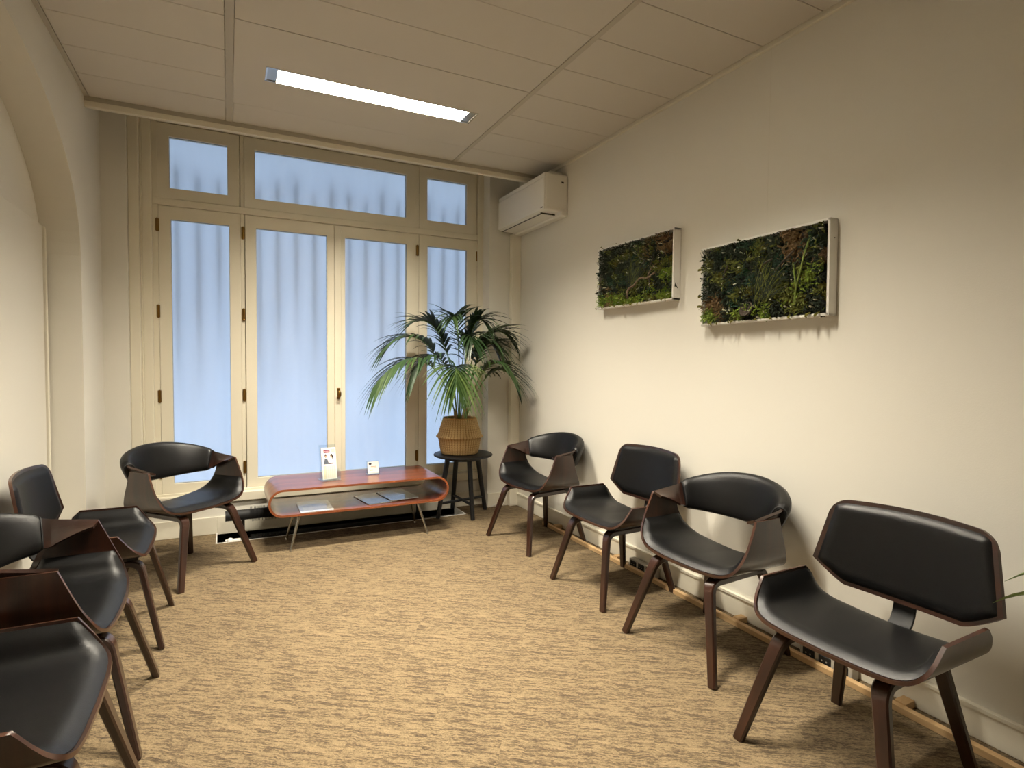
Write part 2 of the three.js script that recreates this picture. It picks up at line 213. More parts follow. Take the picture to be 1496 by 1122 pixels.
// ───────────────────────── window ─────────────────────────
const win = struct('window_1', null, null, 'tall frosted window of four sashes under three top lights', 'window');
{
  const frame = [];
  frame.push(rbox(-0.575, -0.515, .215, 2.9, -4.56, -4.43, .006), rbox(-0.515, -0.505, .215, 2.9, -4.6, -4.475, .003), rbox(-0.507, -0.452, .215, 2.9, -4.6, -4.49, .006), rbox(-0.455, -0.42, .29, 2.9, -4.62, -4.545, .002));
  frame.push(rbox(1.925, 1.975, .215, 2.9, -4.62, -4.52, .003));
  frame.push(rbox(-0.46, 1.94, 2.845, 2.905, -4.62, -4.53, .003), rbox(-0.46, 1.94, 2.288, 2.336, -4.62, -4.538, .006), rbox(-0.46, 1.94, .285, .306, -4.62, -4.535, .003));
  for (const x of [0.097, 1.396]) frame.push(rbox(x - .0125, x + .0125, .29, 2.86, -4.62, -4.553, .002), box(x - .05, x + .05, .29, 2.86, -4.66, -4.602));
  frame.push(box(-.46, 1.94, 2.25, 2.375, -4.66, -4.602), box(-.46, 1.94, 2.80, 2.9, -4.66, -4.602), box(-.46, 1.94, .22, .34, -4.66, -4.602), box(-.46, -.38, .22, 2.9, -4.66, -4.602), box(1.885, 1.975, .22, 2.9, -4.66, -4.602), box(.70, .80, .29, 2.3, -4.66, -4.602));
  part('window_frame', frame, M.sash, win);
  part('window_sill', [rbox(-0.58, 1.98, .222, .29, -4.62, -4.497, .008)], M.sash, win);
  const sash = (x0, x1, y0, y1, gx0, gx1, gy0, gy1, label) => {
    const s = new THREE.Shape(); s.moveTo(x0, y0); s.lineTo(x1, y0); s.lineTo(x1, y1); s.lineTo(x0, y1); s.closePath(); const h = new THREE.Path(); h.moveTo(gx0, gy0); h.lineTo(gx0, gy1); h.lineTo(gx1, gy1); h.lineTo(gx1, gy0); h.closePath(); s.holes.push(h);
    const m = part('sash', metreUV(new THREE.ExtrudeGeometry(s, { depth: .045, bevelEnabled: true, bevelThickness: .003, bevelSize: .003, bevelSegments: 2 }).translate(0, 0, ZW - .045)), M.sash, win, label);
    part('pane', box(gx0 - .004, gx1 + .004, gy0 - .004, gy1 + .004, ZW - .025, ZW - .019), M.frost, m);
    const q = .004, z0 = ZW - .019, z1 = ZW - .010; part('glazing_strip', [box(gx0, gx1, gy1 - q, gy1, z0, z1), box(gx0, gx1, gy0, gy0 + q, z0, z1), box(gx0, gx0 + q, gy0, gy1, z0, z1), box(gx1 - q, gx1, gy0, gy1, z0, z1)], M.gasket, m); return m;
  };
  const U = [2.339, 2.838, 2.406, 2.757], D = [.305, 2.282, .372, 2.2];
  sash(-.424, .078, U[0], U[1], -.353, .007, U[2], U[3]); sash(.113, 1.382, U[0], U[1], .179, 1.304, U[2], U[3]); sash(1.412, 1.918, U[0], U[1], 1.477, 1.832, U[2], U[3]);
  sash(-.416, .081, D[0], D[1], -.348, .015, D[2], D[3]); sash(.117, .748, D[0], D[1], .184, .684, D[2], D[3]); sash(.756, 1.380, D[0], D[1], .814, 1.308, D[2], D[3]); sash(1.413, 1.922, D[0], D[1], 1.48, 1.836, D[2], D[3]);
  part('astragal', rbox(.734, .786, D[0], D[1] - .005, ZW - .02, ZW + .018, .006), M.sash, win);
  const hinge = (x, y) => part('hinge', [rbox(x - .011, x + .011, y - .042, y + .042, ZW - .01, ZW + .006, .002), cyl(V(x, y - .045, ZW + .006), V(x, y + .045, ZW + .006), .006, .006, 8)], M.brass, win, 'tarnished brass hinge');
  for (const y of [2.153, 1.568, .985, .46]) { hinge(-.425, y); hinge(.101, y); if (y !== .985 && y !== 1.568) hinge(1.396, y); hinge(1.928, y); }
  const hd = part('handle', [rbox(.75, .775, .945, 1.03, ZW + .016, ZW + .022, .008), cyl(V(.762, .985, ZW + .02), V(.762, .985, ZW + .05), .008, .007)], M.brass, win, 'small brass espagnolette handle');
  part('handle_knob', new THREE.SphereGeometry(.017, 14, 10).scale(.9, 1.7, .8).translate(.762, .985, ZW + .055), M.brass, hd);
}
// outside: translucent folded cladding sheet a little way behind the glass
{
  const p = .1335, o = thing('cladding_sheet', 'pale translucent sheet on pointed laths outside behind the frosted window', 'cladding');
  part('sheet', grid((u, v) => V(lerp(-1.7, 3.2, u), lerp(-.4, 3.2, v), -4.72 - .006 * Math.cos((lerp(-1.7, 3.2, u) - .345) / p * Math.PI * 2)), 620, 1), M.cladding, o);
  const lathM = std({ color: '#77797e', roughness: .9 }); for (let k = -8; k < 14; k++) { const s = new THREE.Shape(), top = 2.66 + .05 * Math.sin(k * 2.3), bot = .95 + .2 * Math.sin(k * 1.7), w = .020; s.moveTo(0, bot); s.lineTo(w, bot + .8); s.lineTo(w, top - .15); s.lineTo(0, top); s.lineTo(-w, top - .15); s.lineTo(-w, bot + .8); s.closePath(); part('lath', new THREE.ExtrudeGeometry(s, { depth: .018, bevelEnabled: false }).translate(.345 + k * p, 0, -4.772), lathM, o); }
  struct('trim_2', box(-2, 3.6, 2.90, 3.1, -5.25, -4.76), M.slab, 'stone lintel outside above the window', 'lintel');
  struct('ground', box(-8, 10, -.6, -.45, -14, -4.76), std({ color: '#c4c4c2', roughness: .95 }), 'paving outside the window', 'ground');
}

// ───────────────────────── chairs ─────────────────────────
// local frame: x sideways, y up, z = depth from the line of the front feet (0) to the rear (about 0.5)
function curve2(pts) { const c = new THREE.CatmullRomCurve3(pts.map(([a, b]) => V(a, b, 0)), false, 'catmullrom', 0.5); return t => c.getPoint(Math.max(0, Math.min(1, t))); }
function legs(root, Lf, Lr, yt) {
  for (const s of [-1, 1]) {
    const tf = V(s * .155, yt, .085), tr = V(s * .14, yt, .415), ff = V(s * Lf, 0, 0), fr = V(s * Lr, 0, .492), mid = tf.clone().lerp(tr, .5);
    for (const [foot, top] of [[ff, tf], [fr, tr]]) {
      const pts = []; const d1 = foot.clone().sub(top).normalize(), d2 = mid.clone().sub(top).normalize(), r = .042; const a = top.clone().addScaledVector(d1, r), b = top.clone().addScaledVector(d2, r);
      for (let k = 0; k <= 6; k++) pts.push(foot.clone().lerp(a, k / 6)); for (let k = 1; k < 7; k++) { const t = k / 7; pts.push(a.clone().multiplyScalar((1 - t) * (1 - t)).addScaledVector(top, 2 * t * (1 - t)).addScaledVector(b, t * t)); } pts.push(b, b.clone().lerp(mid, .5), mid);
      const w = V(1, 0, 0); part('leg', sweepBar(pts, w, t => lerp(.036, .05, Math.min(1, t * 1.6)), t => lerp(.022, .028, Math.min(1, t * 1.6)), .005), M.wood, root);
    }
  }
}
function armchair() {
  const g = new THREE.Group(); const C = curve2([[0, .397], [.075, .398], [.145, .401], [.205, .409], [.248, .429], [.274, .466], [.285, .515], [.286, .572], [.283, .632]]);
  const d0 = lin1([[0, .066], [.2, .068], [.4, .078], [.5, .088], [.62, .104], [1, .182]]), d1 = lin1([[0, .452], [.3, .445], [.45, .425], [.55, .402], [.65, .374], [.8, .344], [1, .318]]);
  const S = (u, v, am = 1) => { const q = (u - .5) * 2, a = Math.abs(q) * am, c = C(a); const z = lerp(d0(a), d1(a), v); return V(Math.sign(q) * c.x, c.y - .022 * Math.max(0, (z - .1)) / .35 * (1 - Math.min(1, a / .6)), z); };
  const pl = plate((u, v) => S(u, v), 56, 18, () => [0, .011]);
  const sh = part('shell', [pl.top, pl.bot], M.wood, g, 'dark bent plywood shell'); part('shell_edge', pl.rim, M.woodEdge, sh);
  const am = .74, pad = plate((u, v) => { const z = S(u, lerp(.022, .985, v), am); return z; }, 48, 24, (u, v) => { const e = Math.min(u, 1 - u, v * .55, (1 - v) * .55) * 2; const k = 1 - Math.pow(1 - Math.min(1, e / .17), 2.4); return [.0015 + .024 * k, -.0005]; }, (u, v) => [u * .7, v * .45]);
  part('seat_pad', pad.all, M.leather, g, 'black leather seat pad');
  // arm flaps folded in along the ridge, then the padded back band
  const T = th => V(.283 * Math.sin(th), .652 + .074 * Math.pow(Math.cos(th), 1.25), .318 + .212 * Math.cos(th)), Bt = th => V(.236 * Math.sin(th), .565 - .030 * Math.cos(th), .308 + .176 * Math.cos(th));
  for (const s of [-1, 1]) {
    const f = (u, v) => { const r = v < .72 ? V(.283, lerp(.632, .652, v / .72), lerp(.182, .318, v / .72)) : T(Math.PI / 2 - (v - .72) / .28 * .22); const b = v < .72 ? V(lerp(.241, .236, v / .72), lerp(.616, .568, Math.pow(v / .72, 1.3)), lerp(.190, .308, v / .72)) : Bt(Math.PI / 2 - (v - .72) / .28 * .22); const p = r.lerp(b, s > 0 ? u : 1 - u); p.x *= s; return p; };
    const fl = plate(f, 6, 18, () => [.0055, .0055], (u, v, p) => [p.z, p.x]); part('arm_flap', fl.all, M.wood, g, 'folded bent wood armrest');
  }
  const E = 1.40, nT = 44, nS = 20; const band = (u, v) => {
    const th = lerp(-E, E, v), t = T(th), b = Bt(th), mid = t.clone().lerp(b, .5), up = t.clone().sub(b), h = up.length() / 2 + .012; up.normalize(); const tan = T(th + .01).sub(T(th - .01)).normalize(); const out = tan.cross(up).normalize(); const e = Math.min(1, (1 - Math.abs(v - .5) * 2) / .07), k = .80 + .20 * Math.sqrt(Math.max(0, e)); const an = u * Math.PI * 2, ca = Math.cos(an), sa = Math.sin(an);
    return mid.addScaledVector(up, h * k * Math.sign(ca) * Math.pow(Math.abs(ca), .62)).addScaledVector(out, .031 * k * Math.sign(sa) * Math.pow(Math.abs(sa), .62)); };
  const bg = grid(band, nS, nT, (u, v) => [u * .45, v * .8]); const caps = [0, 1].map(v => { const ce = V(); for (let i = 0; i < nS; i++) ce.addScaledVector(band(i / nS, v), 1 / nS); return grid((u, w) => band(v ? u : 1 - u, v).lerp(ce, w), nS, 3); });
  const bp = part('back_pad', [bg, ...caps], M.leather, g, 'black leather wrapped back band');
  for (const v of [.004, .996]) part('pad_seam', tube([...Array(nS).keys()].map(i => band(i / nS, v)).concat([band(0, v)]), .003, 40, 5), M.seam, bp);
  legs(g, .257, .222, .362);
  part('cross_rail', rbox(-.17, .17, .376, .392, .10, .14, .004), M.black, g); part('cross_rail', rbox(-.17, .17, .362, .380, .36, .40, .004), M.black, g);
  return g;
}
function sidechair() {
  const g = new THREE.Group(); const C = curve2([[0, .401], [.08, .402], [.145, .404], [.2, .410], [.24, .426], [.262, .459], [.271, .516]]);
  const d0 = lin1([[0, .050], [.3, .052], [.5, .057], [.62, .066], [.72, .080], [.85, .106], [1, .146]]), d1 = lin1([[0, .468], [.35, .462], [.6, .445], [.8, .425], [.92, .405], [1, .375]]);
  const S = (u, v) => { const q = (u - .5) * 2, a = Math.abs(q), c = C(a), z = lerp(d0(a), d1(a), v); return V(Math.sign(q) * c.x, c.y - .02 * (z - .05) / .4 * (1 - a), z); };
  const pl = plate(S, 52, 18, () => [0, .011]); const sh = part('shell', [pl.top, pl.bot], M.wood, g, 'dark bent plywood seat shell'); part('shell_edge', pl.rim, M.woodEdge, sh);
  const padOf = (f, h, e0, nu = 48) => plate(f, nu, 24, (u, v) => { const e = Math.min(u, 1 - u, v * .6, (1 - v) * .6) * 2; const k = 1 - Math.pow(1 - Math.min(1, e / e0), 2.4); return [.0015 + h * k, -.0005]; }, (u, v) => [u * .6, v * .42]);
  part('seat_pad', padOf((u, v) => S(lerp(.012, .988, u), lerp(.022, .98, v)), .022, .16).all, M.leather, g, 'black leather seat pad');
  const Bk = (u, v) => { const q = (u - .5) * 2, a = Math.abs(q); const yt = .767 - .012 * q * q - .046 * (1 - Math.sqrt(1 - Math.pow(Math.min(1, Math.max(0, (a - .80) / .20)), 2))), yb = .456 + .012 * a * a + .066 * Math.pow(Math.max(0, (a - .62) / .38), 1.25), y = lerp(yb, yt, v); const w = y > .535 ? lerp(.292, .246, (y - .535) / .23) : .292; const x = q * w; return V(x, y, .486 + (y - .45) * .15 - x * x * .58); };
  const bk = plate((u, v) => Bk(1 - u, v), 96, 22, () => [0, .011], (u, v, p) => [p.x, p.y]); const bs = part('back_shell', [bk.top, bk.bot], M.wood, g, 'dark bent plywood back shell'); part('back_edge', bk.rim, M.woodEdge, bs);
  // which side faces forward: the pad sits on the front
  const front = (u, v) => { const p = Bk(lerp(.012, .988, u), lerp(.018, .982, v)); return p; };
  part('back_pad', padOf(front, .024, .17, 96).all, M.leather, g, 'black leather back pad');
  part('back_bracket', sweepBar([V(0, .374, .33), V(0, .374, .43), V(0, .378, .462), V(0, .392, .482), V(0, .42, .497), V(0, .47, .508), V(0, .56, .522)], V(1, 0, 0), () => .07, () => .009, .002), M.black, g, 'flat black back bracket');
  legs(g, .240, .214, .362);
  part('cross_rail', rbox(-.17, .17, .376, .394, .09, .13, .004), M.black, g); part('cross_rail', rbox(-.17, .17, .366, .384, .37, .41, .004), M.black, g);
  return g;
}
const protoA = armchair(), protoS = sidechair();
function seat(proto, name, label, x, z, face, group) {   // x, z: middle of the front feet on the floor; face: heading the sitter looks towards, in degrees from +z towards +x
  const o = proto.clone(); o.name = numbered(name); o.userData = { label, category: 'chair', group }; const a = face * Math.PI / 180; o.rotation.y = a + Math.PI; o.position.set(x, 0, z); scene.add(o); return o;
}
const GR = 'chairs along the picture wall', GL = 'chairs along the recess wall';
seat(protoA, 'armchair', 'black leather armchair with bent wood arms beside the black plant stool', 1.684, -3.41, -83.5, GR);
seat(protoS, 'side_chair', 'black leather armless chair between the two armchairs under the moss pictures', 1.662, -2.527, -90 + 1, GR);
seat(protoA, 'armchair', 'black leather armchair with bent wood arms between two armless chairs under a moss picture', 1.646, -1.812, -88, GR);
seat(protoS, 'side_chair', 'black leather armless chair beside the striped green plant', 1.515, -1.062, -88.5, GR);
seat(protoA, 'armchair', 'black leather armchair turned cornerwise in front of the frosted window', -0.052, -3.612, 43.5, GL);
seat(protoS, 'side_chair', 'black leather armless chair in the recess between the two armchairs', -0.267, -3.047, 90, GL);
seat(protoA, 'armchair', 'black leather armchair in the recess between two armless chairs', -0.264, -2.311, 90, GL);
seat(protoS, 'side_chair', 'black leather armless chair in the recess, last of its row from the window', -0.240, -1.675, 90, GL);

// ───────────────────────── low table ─────────────────────────
{
  const t = thing('low_table', 'low hooped wooden table on thin metal legs in front of the window', 'table', [0, 0, 0]);
  const x0 = .217, x1 = 1.430, y0 = .232, y1 = .412, zf = -3.868, zb = -4.36, th = .014;
  const loop = (i) => { const s = new THREE.Shape(), R = (y1 - y0) / 2 - i, cx0 = x0 + (y1 - y0) / 2, cx1 = x1 - (y1 - y0) / 2, cy = (y0 + y1) / 2; return { R, cx0, cx1, cy }; };
  const ptsOf = i => { const { R, cx0, cx1, cy } = loop(i), P = []; for (let k = 0; k <= 24; k++) { const a = -Math.PI / 2 + Math.PI * k / 24; P.push([cx1 + R * Math.cos(a), cy + R * Math.sin(a)]); } for (let k = 1; k < 12; k++) P.push([lerp(cx1, cx0, k / 12), cy + R]); for (let k = 0; k <= 24; k++) { const a = Math.PI / 2 + Math.PI * k / 24; P.push([cx0 + R * Math.cos(a), cy + R * Math.sin(a)]); } for (let k = 1; k <= 12; k++) P.push([lerp(cx0, cx1, k / 12), cy - R]); return P; };
  const O = ptsOf(0), I = ptsOf(th), n = O.length - 1; let L = [0]; for (let k = 1; k <= n; k++) L.push(L[k - 1] + Math.hypot(O[k][0] - O[k - 1][0], O[k][1] - O[k - 1][1]));
  const wall = (P, flip) => grid((u, v) => { const k = Math.round(u * n); return V(P[flip ? n - k : k][0], P[flip ? n - k : k][1], lerp(zf, zb, v)); }, n, 2, (u, v) => { const k = Math.round(u * n); return [L[flip ? n - k : k], v * (zf - zb)]; });
  const b = part('hoop', wall(O, false), M.tableWood, t, 'polished reddish wood hoop'); part('hoop_lining', wall(I, true), M.tableWood, b);
  for (const [z, f] of [[zf, true], [zb, false]]) part('hoop_edge', grid((u, v) => { const k = Math.round(u * n); const q = f ? v : 1 - v; return V(lerp(I[k][0], O[k][0], q), lerp(I[k][1], O[k][1], q), z); }, n, 1, (u, v) => [L[Math.round(u * n)], v * .02]), M.tableEdge, b);
  for (const [fx, fz, tx, tz] of [[.351, -3.89, .415, -3.955], [.348, -4.17, .405, -4.135], [1.275, -3.885, 1.215, -3.955], [1.277, -4.20, 1.225, -4.15]]) { const lg = part('leg', cyl(V(fx, .004, fz), V(tx, y0 + .002, tz), .0065, .011, 12), M.chrome, t); part('foot', cyl(V(fx, 0, fz), V(fx, .012, fz), .011, .009, 12), M.chrome, lg); }
  // papers on the shelf inside the hoop
  const cover = (fn) => { const c = document.createElement('canvas'); c.width = 256; c.height = 362; const x = c.getContext('2d'); fn(x); const q = new THREE.CanvasTexture(c); q.colorSpace = THREE.SRGBColorSpace; return q; };
  const mag = (name, label, x, z, a, tex, y, grp) => { const o = thing(name, label, 'magazine', [x, y, z], a, grp); part('pages', rbox(-.104, .104, 0, .004, -.147, .147, .0015), M.white, o); part('cover', grid((u, v) => V(lerp(-.105, .105, u), .0048 + .0025 * Math.sin(u * 3.1) * v, lerp(.148, -.148, v)), 8, 8), phys({ map: tex, roughness: .16, clearcoat: .6, clearcoatRoughness: .08, side: THREE.DoubleSide }), o); };
  const ys = y0 + th + .0005, g = 'magazines inside the low table';
  mag('magazine', 'magazine with a pale grey glossy cover inside the low table', .517, -4.02, 0.0, cover(x => { x.fillStyle = '#b9bcc4'; x.fillRect(0, 0, 256, 362); x.fillStyle = '#8f97a8'; x.fillRect(0, 0, 256, 120); x.fillStyle = '#d8d6d2'; x.fillRect(30, 150, 190, 150); }), ys, g);
  mag('magazine', 'dark grey glossy magazine partly under another one', .94, -4.07, .16, cover(x => { x.fillStyle = '#4a4f58'; x.fillRect(0, 0, 256, 362); x.fillStyle = '#666d78'; x.fillRect(20, 30, 216, 110); x.fillStyle = '#39404a'; x.fillRect(20, 170, 216, 160); }), ys, g);
  mag('magazine', 'grey glossy magazine lying on top of another one', 1.107, -4.09, .14, cover(x => { x.fillStyle = '#5d646c'; x.fillRect(0, 0, 256, 362); x.fillStyle = '#7c848c'; x.fillRect(20, 20, 216, 200); x.fillStyle = '#4c5560'; x.fillRect(40, 240, 170, 90); }), ys + .006, g);
  // leaflet stands on top
  const yt = y1 + .0005;
  const st = thing('leaflet_stand', 'tall clear acrylic stand holding printed leaflets', 'leaflet stand', [.622, yt, -4.06], .16);
  const lean = .2; const tilt = (gm, m) => gm.rotateX(-lean);
  part('stand_back', tilt(rbox(-.058, .058, .002, .245, -.003, 0, .001)).translate(0, 0, -.012), M.acrylic, st); part('stand_front', tilt(rbox(-.058, .058, .002, .08, -.0015, .0015, .001)).translate(0, 0, .036), M.acrylic, st); part('stand_base', [rbox(-.06, .07, 0, .004, -.07, .045, .001), rbox(-.06, -.057, .004, .075, -.04, .03, .001), rbox(.068, .07, .004, .06, -.06, .03, .001)], M.acrylic, st);
  const lf = cover(x => { x.fillStyle = '#f2efe8'; x.fillRect(0, 0, 256, 362); x.fillStyle = '#7c1c3c'; x.fillRect(40, 26, 110, 34); x.fillStyle = '#d7b9c2'; for (let k = 0; k < 6; k++) x.fillRect(48 + k * 16, 36, 10, 12); x.fillStyle = '#cdd3bf'; x.fillRect(170, 16, 70, 46);
    x.fillStyle = '#26201e'; x.beginPath(); x.ellipse(72, 92, 17, 20, 0, 0, 7); x.fill(); x.fillStyle = '#c89a80'; x.beginPath(); x.ellipse(74, 104, 12, 14, 0, 0, 7); x.fill(); x.fillStyle = '#59616e'; x.beginPath(); x.moveTo(30, 190); x.lineTo(56, 122); x.lineTo(100, 128); x.lineTo(126, 190); x.fill();
    x.fillStyle = '#211a18'; x.beginPath(); x.ellipse(176, 96, 22, 22, 0, 0, 7); x.fill(); x.fillRect(188, 96, 20, 40); x.fillStyle = '#d3a68c'; x.beginPath(); x.ellipse(170, 108, 12, 15, 0, 0, 7); x.fill(); x.fillStyle = '#f8f6f2'; x.beginPath(); x.moveTo(130, 196); x.lineTo(146, 130); x.lineTo(196, 132); x.lineTo(222, 196); x.fill(); x.fillStyle = '#3a1e1a'; x.fillRect(120, 176, 90, 14);
    x.fillStyle = '#e6d9b4'; x.fillRect(24, 206, 36, 150); x.fillStyle = '#8d8a6a'; x.fillRect(64, 206, 5, 150); x.fillStyle = '#efe2cf'; x.fillRect(74, 206, 170, 150); x.fillStyle = '#b9a58e'; for (let k = 0; k < 4; k++) x.fillRect(100 + k * 38, 216, 3, 136); });
  part('leaflets', tilt(rbox(-.05, .05, .006, .225, 0, .012, .001)).translate(0, 0, 0), M.white, st); part('leaflet_front', tilt(grid((u, v) => V(lerp(-.05, .05, u), lerp(.006, .225, v), .0128), 1, 1)), std({ map: lf, roughness: .4 }), st);
  const cd = thing('card_holder', 'small clear holder with white printed cards', 'card holder', [.942, yt, -4.14], .05);
  part('holder', [rbox(-.047, .047, 0, .003, -.045, .02, .001), tilt(rbox(-.047, .047, .002, .098, -.003, 0, .001)).translate(0, 0, -.012), tilt(rbox(-.047, .047, .002, .02, 0, .002, .001)).translate(0, 0, .012)], M.acrylic, cd);
  const cf = cover(x => { x.fillStyle = '#f6f2ea'; x.fillRect(0, 0, 256, 362); x.fillStyle = '#2a2c3a'; x.beginPath(); x.ellipse(60, 62, 34, 34, 0, 0, 7); x.fill(); x.fillStyle = '#b98f76'; x.fillRect(70, 138, 130, 16); x.fillStyle = '#d9b39a'; x.fillRect(60, 170, 150, 12); x.fillStyle = '#93b08d'; x.fillRect(50, 240, 70, 26); });
  part('cards', tilt(rbox(-.04, .04, .005, .092, 0, .008, .001)), M.white, cd); part('card_front', tilt(grid((u, v) => V(lerp(-.04, .04, u), lerp(.005, .092, v), .0086), 1, 1)), std({ map: cf, roughness: .45 }), cd);
}

// ───────────────────────── trench heater ─────────────────────────
{
  const tf = struct('trim_1', null, null, 'white metal frame round the floor trench under the window', 'trim');
  part('trench_frame', [box(TR.x0 - .004, TR.x0 + .003, -.14, .003, TR.z0, TR.z1), box(TR.x1 - .003, TR.x1 + .004, -.14, .003, TR.z0, TR.z1), box(TR.x0, TR.x1, -.14, .003, TR.z1 - .003, TR.z1 + .004)], M.white, tf);
  const h = thing('convector', 'black finned tube heater in the floor trench under the window', 'heater', [0, 0, 0]);
  part('pipe', [cyl(V(-.03, .150, -4.385), V(1.44, .150, -4.385), .036, .036, 20)], M.black, h); part('pipe', [cyl(V(.06, -.045, -4.36), V(1.66, -.045, -4.36), .03, .03, 16)], M.black, h);
  const fin = new THREE.BoxGeometry(.0022, .086, .086), fins = []; for (let x = .13; x < 1.40; x += .0085) { fins.push(fin.clone().translate(x, .150, -4.385)); fins.push(fin.clone().translate(x, -.045, -4.36)); }
  const fm = part('fins', fins, M.black, h); fm.userData.kind = 'stuff';
  for (const x of [.082, 1.36]) part('support', rbox(x - .011, x + .011, -.14, .13, -4.41, -4.385, .002), M.black, h);
  part('valve', [cyl(V(-.03, -.02, -4.36), V(.07, -.02, -4.36), .012, .012), new THREE.SphereGeometry(.022, 12, 10).translate(-.0, -.012, -4.33)], M.white, h);
}

// ───────────────────────── stool, basket, palm ─────────────────────────
const SX = 1.70, SZ = -4.27;
{
  const s = thing('stool', 'round black wooden stool carrying the palm basket', 'stool', [SX, 0, SZ]);
  part('seat', new THREE.LatheGeometry([[0, .478], [.222, .478], [.236, .484], [.239, .492], [.234, .499], [.2, .5], [0, .5]].map(([a, b]) => new THREE.Vector2(a, b)), 56), M.stool, s);
  const F = [[-.225, .035], [.005, .20], [.225, -.06], [-.005, -.225]], tops = F.map(([x, z]) => V(x * .62, .48, z * .62)); F.forEach(([x, z], k) => part('leg', cyl(V(x, 0, z), tops[k], .017, .021, 14), M.stool, s));
  const at = (k, y) => V(F[k][0], 0, F[k][1]).lerp(tops[k], y / .48); part('stretcher', cyl(at(0, .115), at(2, .115), .011, .011, 10), M.stool, s); part('stretcher', cyl(at(1, .115), at(3, .115), .011, .011, 10), M.stool, s);
  part('apron', new THREE.CylinderGeometry(.15, .15, .025, 32).translate(0, .467, 0), M.stool, s);
}
const BX = 1.672, BZ = -4.28, BY = .5;
{
  const b = thing('basket', 'woven seagrass belly basket holding the palm', 'basket', [BX, BY, BZ]);
  const pr = [[0, .002], [.13, .002], [.148, .012], [.158, .05], [.166, .10], [.172, .128], [.186, .138], [.187, .146], [.176, .156], [.168, .175], [.155, .22], [.142, .262], [.134, .288], [.128, .29], [.126, .284], [.134, .25]];
  const c = new THREE.CatmullRomCurve3(pr.map(([a, y]) => V(a, y, 0)), false, 'catmullrom', .3), NV = 150, NU = 300;
  const wv = (u, v, y) => { const k = 46, col = u * k, f = col - Math.floor(col), row = y / .0115 + (Math.floor(col) & 1 ? f : 1 - f) * .9; const r = row - Math.floor(row); return (1 - Math.pow(Math.abs(f - .5) * 2, 3)) * (.35 + .65 * Math.sin(Math.PI * r)); };
  const g = grid((u, v) => { const p = c.getPoint(v), a = -u * Math.PI * 2, on = p.x > .12 && v < .93 ? 1 : 0; const r = p.x + on * .0055 * (wv(u, v, p.y) - .5); return V(r * Math.cos(a), p.y, r * Math.sin(a)); }, NU, NV, (u, v) => [u * 46, v * .55 / .0115]);
  const tex = dataTex(128, 128, (u, v) => { const f = u, r = (v + (f < .5 ? f : 1 - f) * .9) % 1; const k = (1 - Math.pow(Math.abs(f - .5) * 2, 4)) * (.3 + .7 * Math.sin(Math.PI * r)); const n = .85 + .25 * loopNoise(u, v, 5, 5, 61); return [lerp(140, 232, k) * n, lerp(104, 198, k) * n, lerp(58, 138, k) * n]; });
  part('body', g, std({ map: tex, roughness: .85 }), b); part('rim', new THREE.TorusGeometry(.131, .006, 8, 60).rotateX(Math.PI / 2).translate(0, .289, 0), std({ color: '#a97c42', roughness: .85 }), b);
  part('soil', new THREE.CylinderGeometry(.13, .13, .012, 32).translate(0, .262, 0), std({ color: '#2a1a12', roughness: 1 }), b);
}
